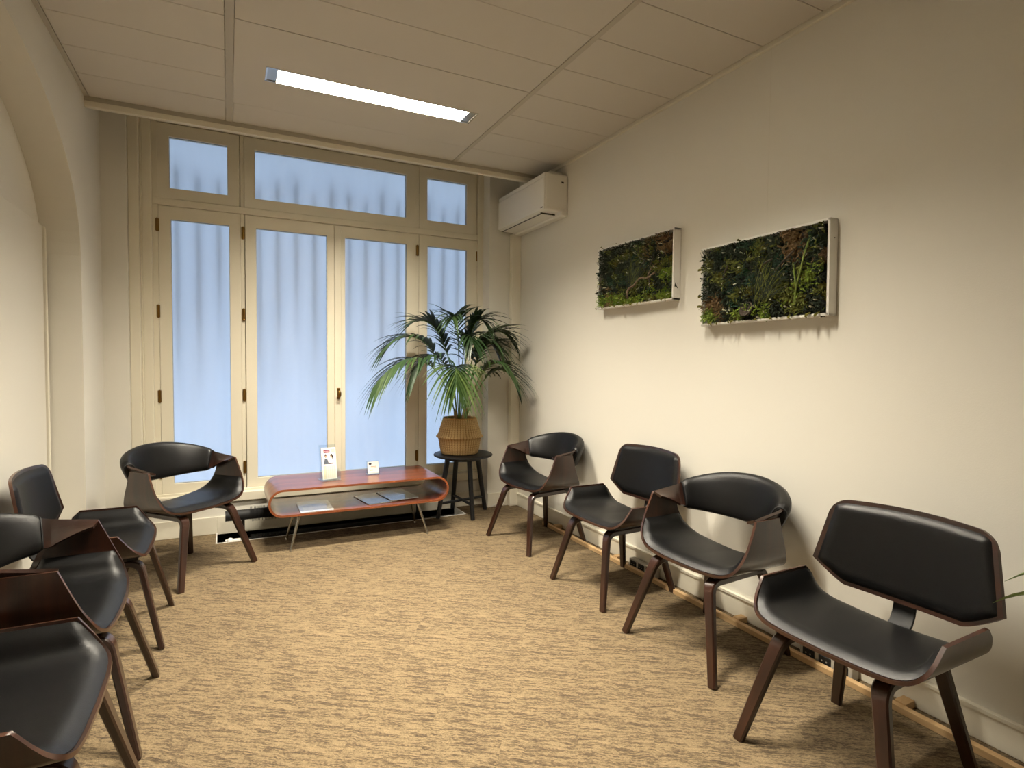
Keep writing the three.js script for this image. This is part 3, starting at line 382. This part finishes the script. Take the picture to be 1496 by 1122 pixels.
{
  const P = thing('potted_palm', 'green feather palm in the woven basket by the window', 'plant', [BX, BY + .268, BZ]); const rr = rng(44);
  const greens = ['#22381a', '#2b421c', '#1a2c14', '#384c22', '#4a5b2b'].map(c => phys({ color: c, roughness: .42, transmission: .12, thickness: 0, side: THREE.DoubleSide })); const stemM = std({ color: '#55702e', roughness: .55 }), dryM = std({ color: '#8a6a40', roughness: .9 });
  const frond = (base, ctrl, tip, droop, len, mat, n, single) => {
    const rest = [];
    const c = new THREE.QuadraticBezierCurve3(base, ctrl, tip); const pts = c.getPoints(24); const st = part('frond', new THREE.TubeGeometry(new THREE.CatmullRomCurve3(pts), 28, .0042, 6), stemM, P, 'palm frond');
    for (let s = -1; s <= 1; s += 2) for (let k = 0; k < n; k++) {
      const t = lerp(.40, .995, k / (n - 1)), o = c.getPoint(t), T = c.getTangent(t), side = T.clone().cross(V(0, 1, 0)).normalize().multiplyScalar(s); if (side.lengthSq() < .1) side.set(s, 0, 0);
      const q = (k / (n - 1)), L = len * (0.55 + .75 * Math.sin(Math.PI * (0.14 + .8 * q))) * (.9 + .2 * rr()), D = side.multiplyScalar(lerp(.85, .28, q)).addScaledVector(T, lerp(.55, .95, q)).add(V(0, .22 * (1 - q), 0)).normalize(), w = .0148 * (.8 + .4 * rr()), dr = droop * (.7 + .6 * rr());
      const W = D.clone().cross(V(0, 1, 0)).normalize(); const g = grid((u, v) => { const p = o.clone().addScaledVector(D, L * v).add(V(0, -dr * L * v * v, 0)); const ww = w * Math.sin(Math.PI * Math.pow(lerp(.06, 1, v), .6)) ; return p.addScaledVector(W, (u - .5) * 2 * ww).add(V(0, Math.abs(u - .5) * ww * .8, 0)); }, 2, 5);
      { const p = g.attributes.position; for (let i = 0; i < p.count; i++) { const lo = p.getX(i) > .45 ? -.045 : p.getX(i) > .26 ? -.075 : -.19; if (p.getZ(i) < lo) p.setZ(i, lo); if (p.getX(i) > .54) p.setX(i, .54); } g.computeVertexNormals(); }
      if (single) part('leaflet', g, mat[Math.floor(rr() * mat.length)], st); else rest.push(g);
    }
    if (rest.length) { const m = part('leaflets', rest, mat[0], st); m.userData.kind = 'stuff'; }
  };
  const dark = [greens[0], greens[1], greens[2]], mid = [greens[1], greens[3], greens[0]], lite = [greens[3], greens[4], greens[1]];
  const F = [ // base, control, tip (metres from the soil), droop, leaflet length
    [[-.03, 0, .02], [-.30, .90, .14], [-.72, .34, .22], .55, .27, mid],
    [[-.02, 0, .03], [-.16, .74, .30], [-.20, .36, .44], .7, .27, lite],
    [[-.03, 0, 0], [-.22, 1.0, .02], [-.60, .64, .06], .5, .28, dark],
    [[-.01, 0, -.02], [-.10, 1.0, .0], [-.38, .84, .04], .4, .27, dark],
    [[0, 0, 0], [-.03, 1.04, .05], [-.14, .88, .22], .45, .27, mid],
    [[.01, 0, 0], [.05, 1.04, .02], [.14, .86, .14], .45, .27, dark],
    [[.03, 0, 0], [.16, 1.02, .04], [.40, .74, .06], .4, .27, mid],
    [[.04, 0, .02], [.22, .70, .12], [.44, .34, .12], .55, .24, dark],
    [[.03, 0, .03], [.10, .70, .24], [.24, .46, .38], .6, .24, mid],
    [[.04, 0, -.01], [.12, .86, .10], [.20, .64, .28], .5, .25, dark],
    [[-.02, 0, .0], [-.16, .84, .16], [-.44, .46, .22], .6, .26, dark],
    [[0, 0, .0], [-.02, .92, .10], [-.04, .70, .32], .55, .26, dark],
    [[.02, 0, .01], [.10, .94, .02], [.26, .66, .06], .5, .26, dark],
  ]; F.forEach(([b, c, t, d, l, m], i) => frond(V(...b), V(c[0], c[1] * .88, c[2]), V(t[0], t[1] * .93, t[2]), d, l, m, i < 10 ? 15 : 14, i < 10));
  for (const [x, z, lx] of [[-.035, .02, -.02], [.03, .02, .03], [0, -.01, 0], [.015, .03, .01]]) part('stem_sheath', cyl(V(x, -.01, z), V(x + lx, .1, z), .017, .008, 9), dryM, P, 'dry brown stem base');
}

// ───────────────────────── wall things ─────────────────────────
{ // air conditioner
  const a = thing('air_conditioner', 'white wall mounted air conditioner in the corner above the window side', 'air conditioner', [XR, 2.32, -3.99]);
  part('casing', rbox(-.195, 0, .03, .30, -.385, .395, .014, 4), M.plastic, a); part('front_panel', rbox(-.203, -.19, .035, .262, -.383, .391, .006, 3), M.plastic, a); part('top_strip', rbox(-.199, -.19, .266, .297, -.383, .391, .004), M.plastic, a);
  part('air_flap', rbox(-.185, -.06, .012, .026, -.36, .30, .004).rotateZ(-.06), M.plastic, a); part('outlet', box(-.18, -.05, .022, .034, -.365, .31), M.darkmark, a); part('under_casing', rbox(-.06, 0, .0, .06, -.385, .395, .01), M.plastic, a);
  part('badge', box(-.06, -.04, .235, .247, .395, .3965), M.darkmark, a); part('badge', box(-.2035, -.2025, .047, .054, .345, .375), M.darkmark, a); part('pipe_cover', rbox(-.11, 0, .30, .345, .16, .31, .006), M.plastic, a);
  const d = thing('cable_duct', 'white vertical duct in the corner below the air conditioner', 'duct', [2.205, 0, -4.362]); part('cover', rbox(-.043, .042, 0.0, 2.33, -.027, .024, .004), M.trim, d);
}
// moss pictures
function mossPicture(label, y0, y1, z0, z1, seed, tilt) {
  const w = z1 - z0, h = y1 - y0, P = thing('moss_picture', label, 'moss picture', [XR, (y0 + y1) / 2, (z0 + z1) / 2], -Math.PI / 2, 'moss pictures on the long wall'); P.rotation.order = 'YXZ'; P.rotation.z = tilt;
  const r = rng(seed), D = .052, t = .011, hw = w / 2, hh = h / 2; // local: x along the wall, z away from the wall
  part('frame', [rbox(-hw, hw, hh - t, hh, .002, D, .0015), rbox(-hw, hw, -hh, -hh + t, .002, D, .0015), rbox(-hw, -hw + t, -hh, hh, .002, D, .0015), rbox(hw - t, hw, -hh, hh, .002, D, .0015)], M.white, P, 'white box frame'); part('backing', box(-hw + t, hw - t, -hh + t, hh - t, .004, .012), M.black, P);
  const cols = { dark: [[20, 30, 12], [14, 22, 10], [28, 38, 14]], olive: [[74, 78, 20], [92, 86, 24], [58, 68, 22]], lime: [[92, 110, 26], [76, 102, 30], [112, 124, 40]], rust: [[92, 70, 40], [74, 54, 30], [112, 92, 60]], deep: [[16, 44, 26], [22, 52, 26], [20, 40, 30]] };
  const mats = {}; for (const k in cols) mats[k] = cols[k].map(c => std({ color: new THREE.Color(`rgb(${c.join(',')})`), roughness: 1 }));
  // cushions of moss, each a lumpy cap
  const caps = []; for (let k = 0; k < 6; k++) { const g = new THREE.IcosahedronGeometry(1, 5); const p = g.attributes.position; for (let i = 0; i < p.count; i++) { const v = V().fromBufferAttribute(p, i), n = .82 + .2 * n3(v.x * 2.3 + k * 7, v.y * 2.3, v.z * 2.3) + .13 * n3(v.x * 6 + k, v.y * 6, v.z * 6) + .09 * n3(v.x * 15, v.y * 15 + k, v.z * 15); v.multiplyScalar(n); p.setXYZ(i, v.x, v.y, v.z); } g.computeVertexNormals(); caps.push(g); }
  const zone = (x, y) => { const a = n2(x * 4.3 + seed, y * 5.1), b = n2(x * 6.1 - seed, y * 6.7 + 4); if (y < -hh * .62 && b > -.2) return 'lime'; if (x > hw * .55 && y < hh * .3 && b > .1) return 'lime'; if (x > hw * .35 && y > hh * .2 && a > -.1) return 'rust'; if (x < -hw * .6 && y < -hh * .3 && a > 0) return 'rust'; if (a > .45) return 'olive'; if (b > .42) return 'deep'; if (a < -.55 && b < 0) return 'olive'; return 'dark'; };
  const nx = 15, ny = 9; for (let i = 0; i < nx; i++) for (let j = 0; j < ny; j++) { const x = lerp(-hw + .022, hw - .022, (i + .5 + (r() - .5) * .8) / nx), y = lerp(-hh + .02, hh - .02, (j + .5 + (r() - .5) * .8) / ny), zn = zone(x, y); const m = part('moss_cushion', caps[Math.floor(r() * 6)], mats[zn][Math.floor(r() * 3)], P); const s = lerp(.02, .036, r()); m.position.set(x, y, D - .026 + .008 * r()); m.scale.set(s, s * lerp(.8, 1.1, r()), s * lerp(.6, 1.0, r()) * .8); m.rotation.set(0, 0, r() * 6.3); }
  // fine stuff: sprigs, grass blades and curled leaves
  const sets = { dark: [], olive: [], lime: [], rust: [], pale: [], deep: [] }; const blade = (x, y, a, L, wd, z, curl) => grid((u, v) => { const q = V(Math.cos(a), Math.sin(a), 0), s = V(-Math.sin(a), Math.cos(a), 0); return V(x, y, z).addScaledVector(q, L * v).addScaledVector(s, (u - .5) * wd * Math.sin(Math.PI * lerp(.12, 1, v)) + curl * v * v * L).add(V(0, 0, .02 * Math.sin(Math.PI * v * .8))); }, 1, 3);
  for (let k = 0; k < 2600; k++) { const x = lerp(-hw + .02, hw - .02, r()), y = lerp(-hh + .015, hh - .015, r()), zn = zone(x, y), key = r() < .035 ? 'pale' : zn; sets[key].push(blade(x, y, r() * 6.3, key === 'pale' ? .010 + .012 * r() : .012 + .026 * r(), key === 'pale' ? .008 : .003 + .006 * r(), D - .012 + .018 * r(), (r() - .5) * 1.4)); }
  const fx = hw * .1, fy = -hh * .45; for (let k = 0; k < 110; k++) sets[k % 3 ? 'dark' : 'olive'].push(blade(fx + (r() - .5) * .1, fy + (r() - .5) * .08, .5 + r() * 1.1, .08 + .1 * r(), .004, D + .002 + .01 * r(), (r() - .5) * .7));
  const pale = std({ color: '#a8a690', roughness: 1, side: THREE.DoubleSide }); for (const k in sets) if (sets[k].length) { const base = k === 'pale' ? pale : mats[k][0].clone(); base.side = THREE.DoubleSide; const g = merge(sets[k]), q = g.attributes.position; for (let i = 0; i < q.count; i++) q.setXY(i, Math.max(-hw + .006, Math.min(hw - .012, q.getX(i))), Math.max(-hh + .006, Math.min(hh - .0125, q.getY(i)))); g.computeVertexNormals(); const m = part('sprigs', g, base, P); m.userData.kind = 'stuff'; }
  const edge = []; for (let k = 0; k < 15; k++) { const side = r() < .2 ? 0 : (r() < .85 ? 1 : 2), x = side === 0 ? -hw + .004 : lerp(-hw, hw, r()), y = side === 0 ? lerp(-hh, hh * .6, r()) : (side === 1 ? -hh + .006 : hh - .008), a = side === 0 ? Math.PI + (r() - .5) : (side === 1 ? -Math.PI / 2 + (r() - .5) * 1.4 : Math.PI / 2 + (r() - .5)); edge.push(blade(x + (side ? 0 : .012), y + (side === 1 ? .012 : 0), a, (side === 2 ? .008 : .022) + .012 * r() * r(), .014, D + .003, (r() - .5))); }
  const eo = mats.olive[1].clone(); eo.side = THREE.DoubleSide; const em = part('edge_sprigs', edge, eo, P); em.userData.kind = 'stuff'; return P;
}
{
  const bark = std({ color: '#6b5646', roughness: .95 }), bark2 = std({ color: '#3a3026', roughness: .95 }), lich = std({ color: '#5d6a2a', roughness: 1 });
  const p1 = mossPicture('smaller looking moss picture nearer the window, with a forked twig', 1.600, 1.996, -3.13, -2.412, 101, 0), D = .06;
  part('twig', [tube([V(-.03, -.16, D), V(-.02, -.12, D + .01), V(.0, -.10, D + .014), V(.05, -.085, D + .016), V(.10, -.05, D + .014), V(.16, -.055, D + .01), V(.22, -.03, D)], .0065, 40, 8), tube([V(.16, -.055, D + .01), V(.20, .0, D + .008), V(.25, .03, D)], .004, 16, 7)], bark, p1, 'pale brown forked twig');
  for (const a of [[[.10, .10], [.13, .02], [.12, -.06]], [[.06, .17], [.08, .08], [.14, .05]], [[.20, .06], [.17, -.02], [.19, -.12]]]) part('twig', tube(a.map(([x, y], k) => V(x, y, D + .006 * k)), .0034, 20, 6), bark2, p1);
  part('sprig', new THREE.ConeGeometry(.012, .05, 7).rotateZ(Math.PI / 2).translate(-.375, -.09, .05), bark2, p1);
  const p2 = mossPicture('larger looking moss picture with long grass blades and a lichen covered twig', 1.448, 1.846, -2.205, -1.503, 202, .012);
  part('twig', [tube([V(.20, -.16, D), V(.21, -.09, D + .008), V(.235, .0, D + .012), V(.255, .08, D + .01), V(.27, .14, D)], .0045, 40, 7), tube([V(.215, -.07, D + .01), V(.205, .0, D + .012), V(.19, .04, D)], .004, 18, 6)], lich, p2, 'lichen covered twig');
  for (const a of [[[.10, .02], [.16, .06], [.21, .09]], [[-.20, .0], [-.18, .05], [-.15, .08]], [[.0, -.02], [.04, .05], [.10, .07]]]) part('twig', tube(a.map(([x, y], k) => V(x, y, D + .01 * k)), .0042, 20, 6), bark2, p2);
  part('bark_cup', new THREE.LatheGeometry([[.0, .004], [.022, .006], [.034, .02], [.038, .018], [.026, .0], [0, -.004]].map(([a, b]) => new THREE.Vector2(a, b)), 20).rotateX(1.2).translate(-.045, -.145, .058), bark2, p2, 'dark hollow bark piece');
  const wire = thing('hanging_wire', 'thin wire from the ceiling edge down to the moss picture with long grass blades', 'wire', [XR - .006, 1.84, -1.85]); part('strand', cyl(V(0, 0, 0), V(0, .87, 0), .0004, .0004, 6), std({ color: '#cfc8b8', roughness: .4 }), wire);
}
// batten and sockets along the foot of the long wall
{
  const b = thing('floor_batten', 'thin pale wooden batten on the floor along the long wall', 'batten', [2.163, 0, 0]); part('rail', rbox(-.017, .009, .0, .024, -3.74, 1.6, .002), M.batten, b);
  for (const z of [-3.60, -2.86, -1.905, -1.16, -.5]) part('spacer', rbox(.009, .064, .002, .03, z - .02, z + .02, .002), M.batten, b, 'small wooden spacer block');
  const sock = (label, z) => { const s = thing('socket_strip', label, 'socket strip', [2.205, .001, z], 0, 'socket strips behind the batten'); part('housing', rbox(-.022, .022, 0, .058, -.115, .115, .006), std({ color: '#b8b4aa', roughness: .5 }), s); for (const k of [-.072, 0, .072]) { const q = part('outlet', rbox(-.026, -.018, .01, .05, k - .027, k + .027, .004).rotateZ(-.0), M.black, s); part('pin_hole', [cyl(V(-.0275, .03, k - .01), V(-.025, .03, k - .01), .0035, .0035, 8), cyl(V(-.0275, .03, k + .01), V(-.025, .03, k + .01), .0035, .0035, 8)], std({ color: '#8f8c86', roughness: .5 }), q); } return s; };
  sock('grey socket strip with black outlets behind the chair between the armchairs', -2.62); sock('grey socket strip with black outlets behind the chair beside the striped plant', -1.46);
  const c = thing('cable', 'thin white cable looping up the corner wall behind the stool', 'cable', [0, 0, 0]); part('wire', tube([V(1.99, .006, -4.355), V(2.03, .03, -4.34), V(2.08, .012, -4.335), V(2.11, .05, -4.33), V(2.13, .12, -4.328), V(2.118, .2, -4.33), V(2.135, .3, -4.33), V(2.13, .36, -4.35)], .0035, 60, 6), M.white, c);
  const hk = thing('wall_hook', 'small chrome hook low on the recess panel', 'hook', [REC + .016, .38, -2.56]); part('plate', rbox(0, .006, -.012, .012, -.03, .03, .003), M.chrome, hk); part('arm', tube([V(.005, 0, .01), V(.03, -.003, .01), V(.034, -.003, -.03)], .004, 14, 7), M.chrome, hk);
}
// striped plant just beyond the edge of the picture
{
  const P = thing('potted_plant', 'striped green leaved plant beside the armless chair', 'plant', [1.80, 0, -.36]); const lt = dataTex(64, 64, (u, v) => { const s = Math.pow(Math.abs(Math.sin(u * Math.PI * 4 + .4)), .8), k = .9 + .2 * loopNoise(u, v, 4, 9, 80); return [lerp(70, 150, s) * k, lerp(104, 172, s) * k, lerp(40, 86, s) * k]; });
  const lm = phys({ map: lt, roughness: .45, transmission: .12, thickness: 0, side: THREE.DoubleSide }); part('pot', new THREE.LatheGeometry([[0, 0], [.09, 0], [.10, .01], [.125, .23], [.128, .25], [.118, .25], [.112, .22], [0, .22]].map(([a, b]) => new THREE.Vector2(a, b)), 36), std({ color: '#d8d2c6', roughness: .6 }), P);
  const leaf = (b, c, t, w) => { const q = new THREE.QuadraticBezierCurve3(V(...b), V(...c), V(...t)); const g = grid((u, v) => { const p = q.getPoint(v), T = q.getTangent(v), W = T.cross(V(0, 1, 0)).normalize(); const ww = w * Math.pow(Math.sin(Math.PI * Math.pow(lerp(.02, 1, v), 1.4)), .8) + .002; return p.addScaledVector(W, (u - .5) * 2 * ww).add(V(0, Math.abs(u - .5) * ww * .9, 0)); }, 6, 20); part('leaf', g, lm, P); };
  leaf([0, .22, 0], [-.03, .88, -.10], [.0, .625, -.385], .038); leaf([.01, .22, 0], [.06, .96, -.06], [.02, .685, -.37], .036); leaf([.02, .22, .01], [.14, .7, .1], [.19, .56, .3], .022); leaf([-.02, .22, .01], [-.12, .7, .1], [-.25, .5, .22], .02); leaf([0, .22, .02], [.02, .8, .14], [.02, .66, .32], .022);
}

renderer.render(scene, camera);
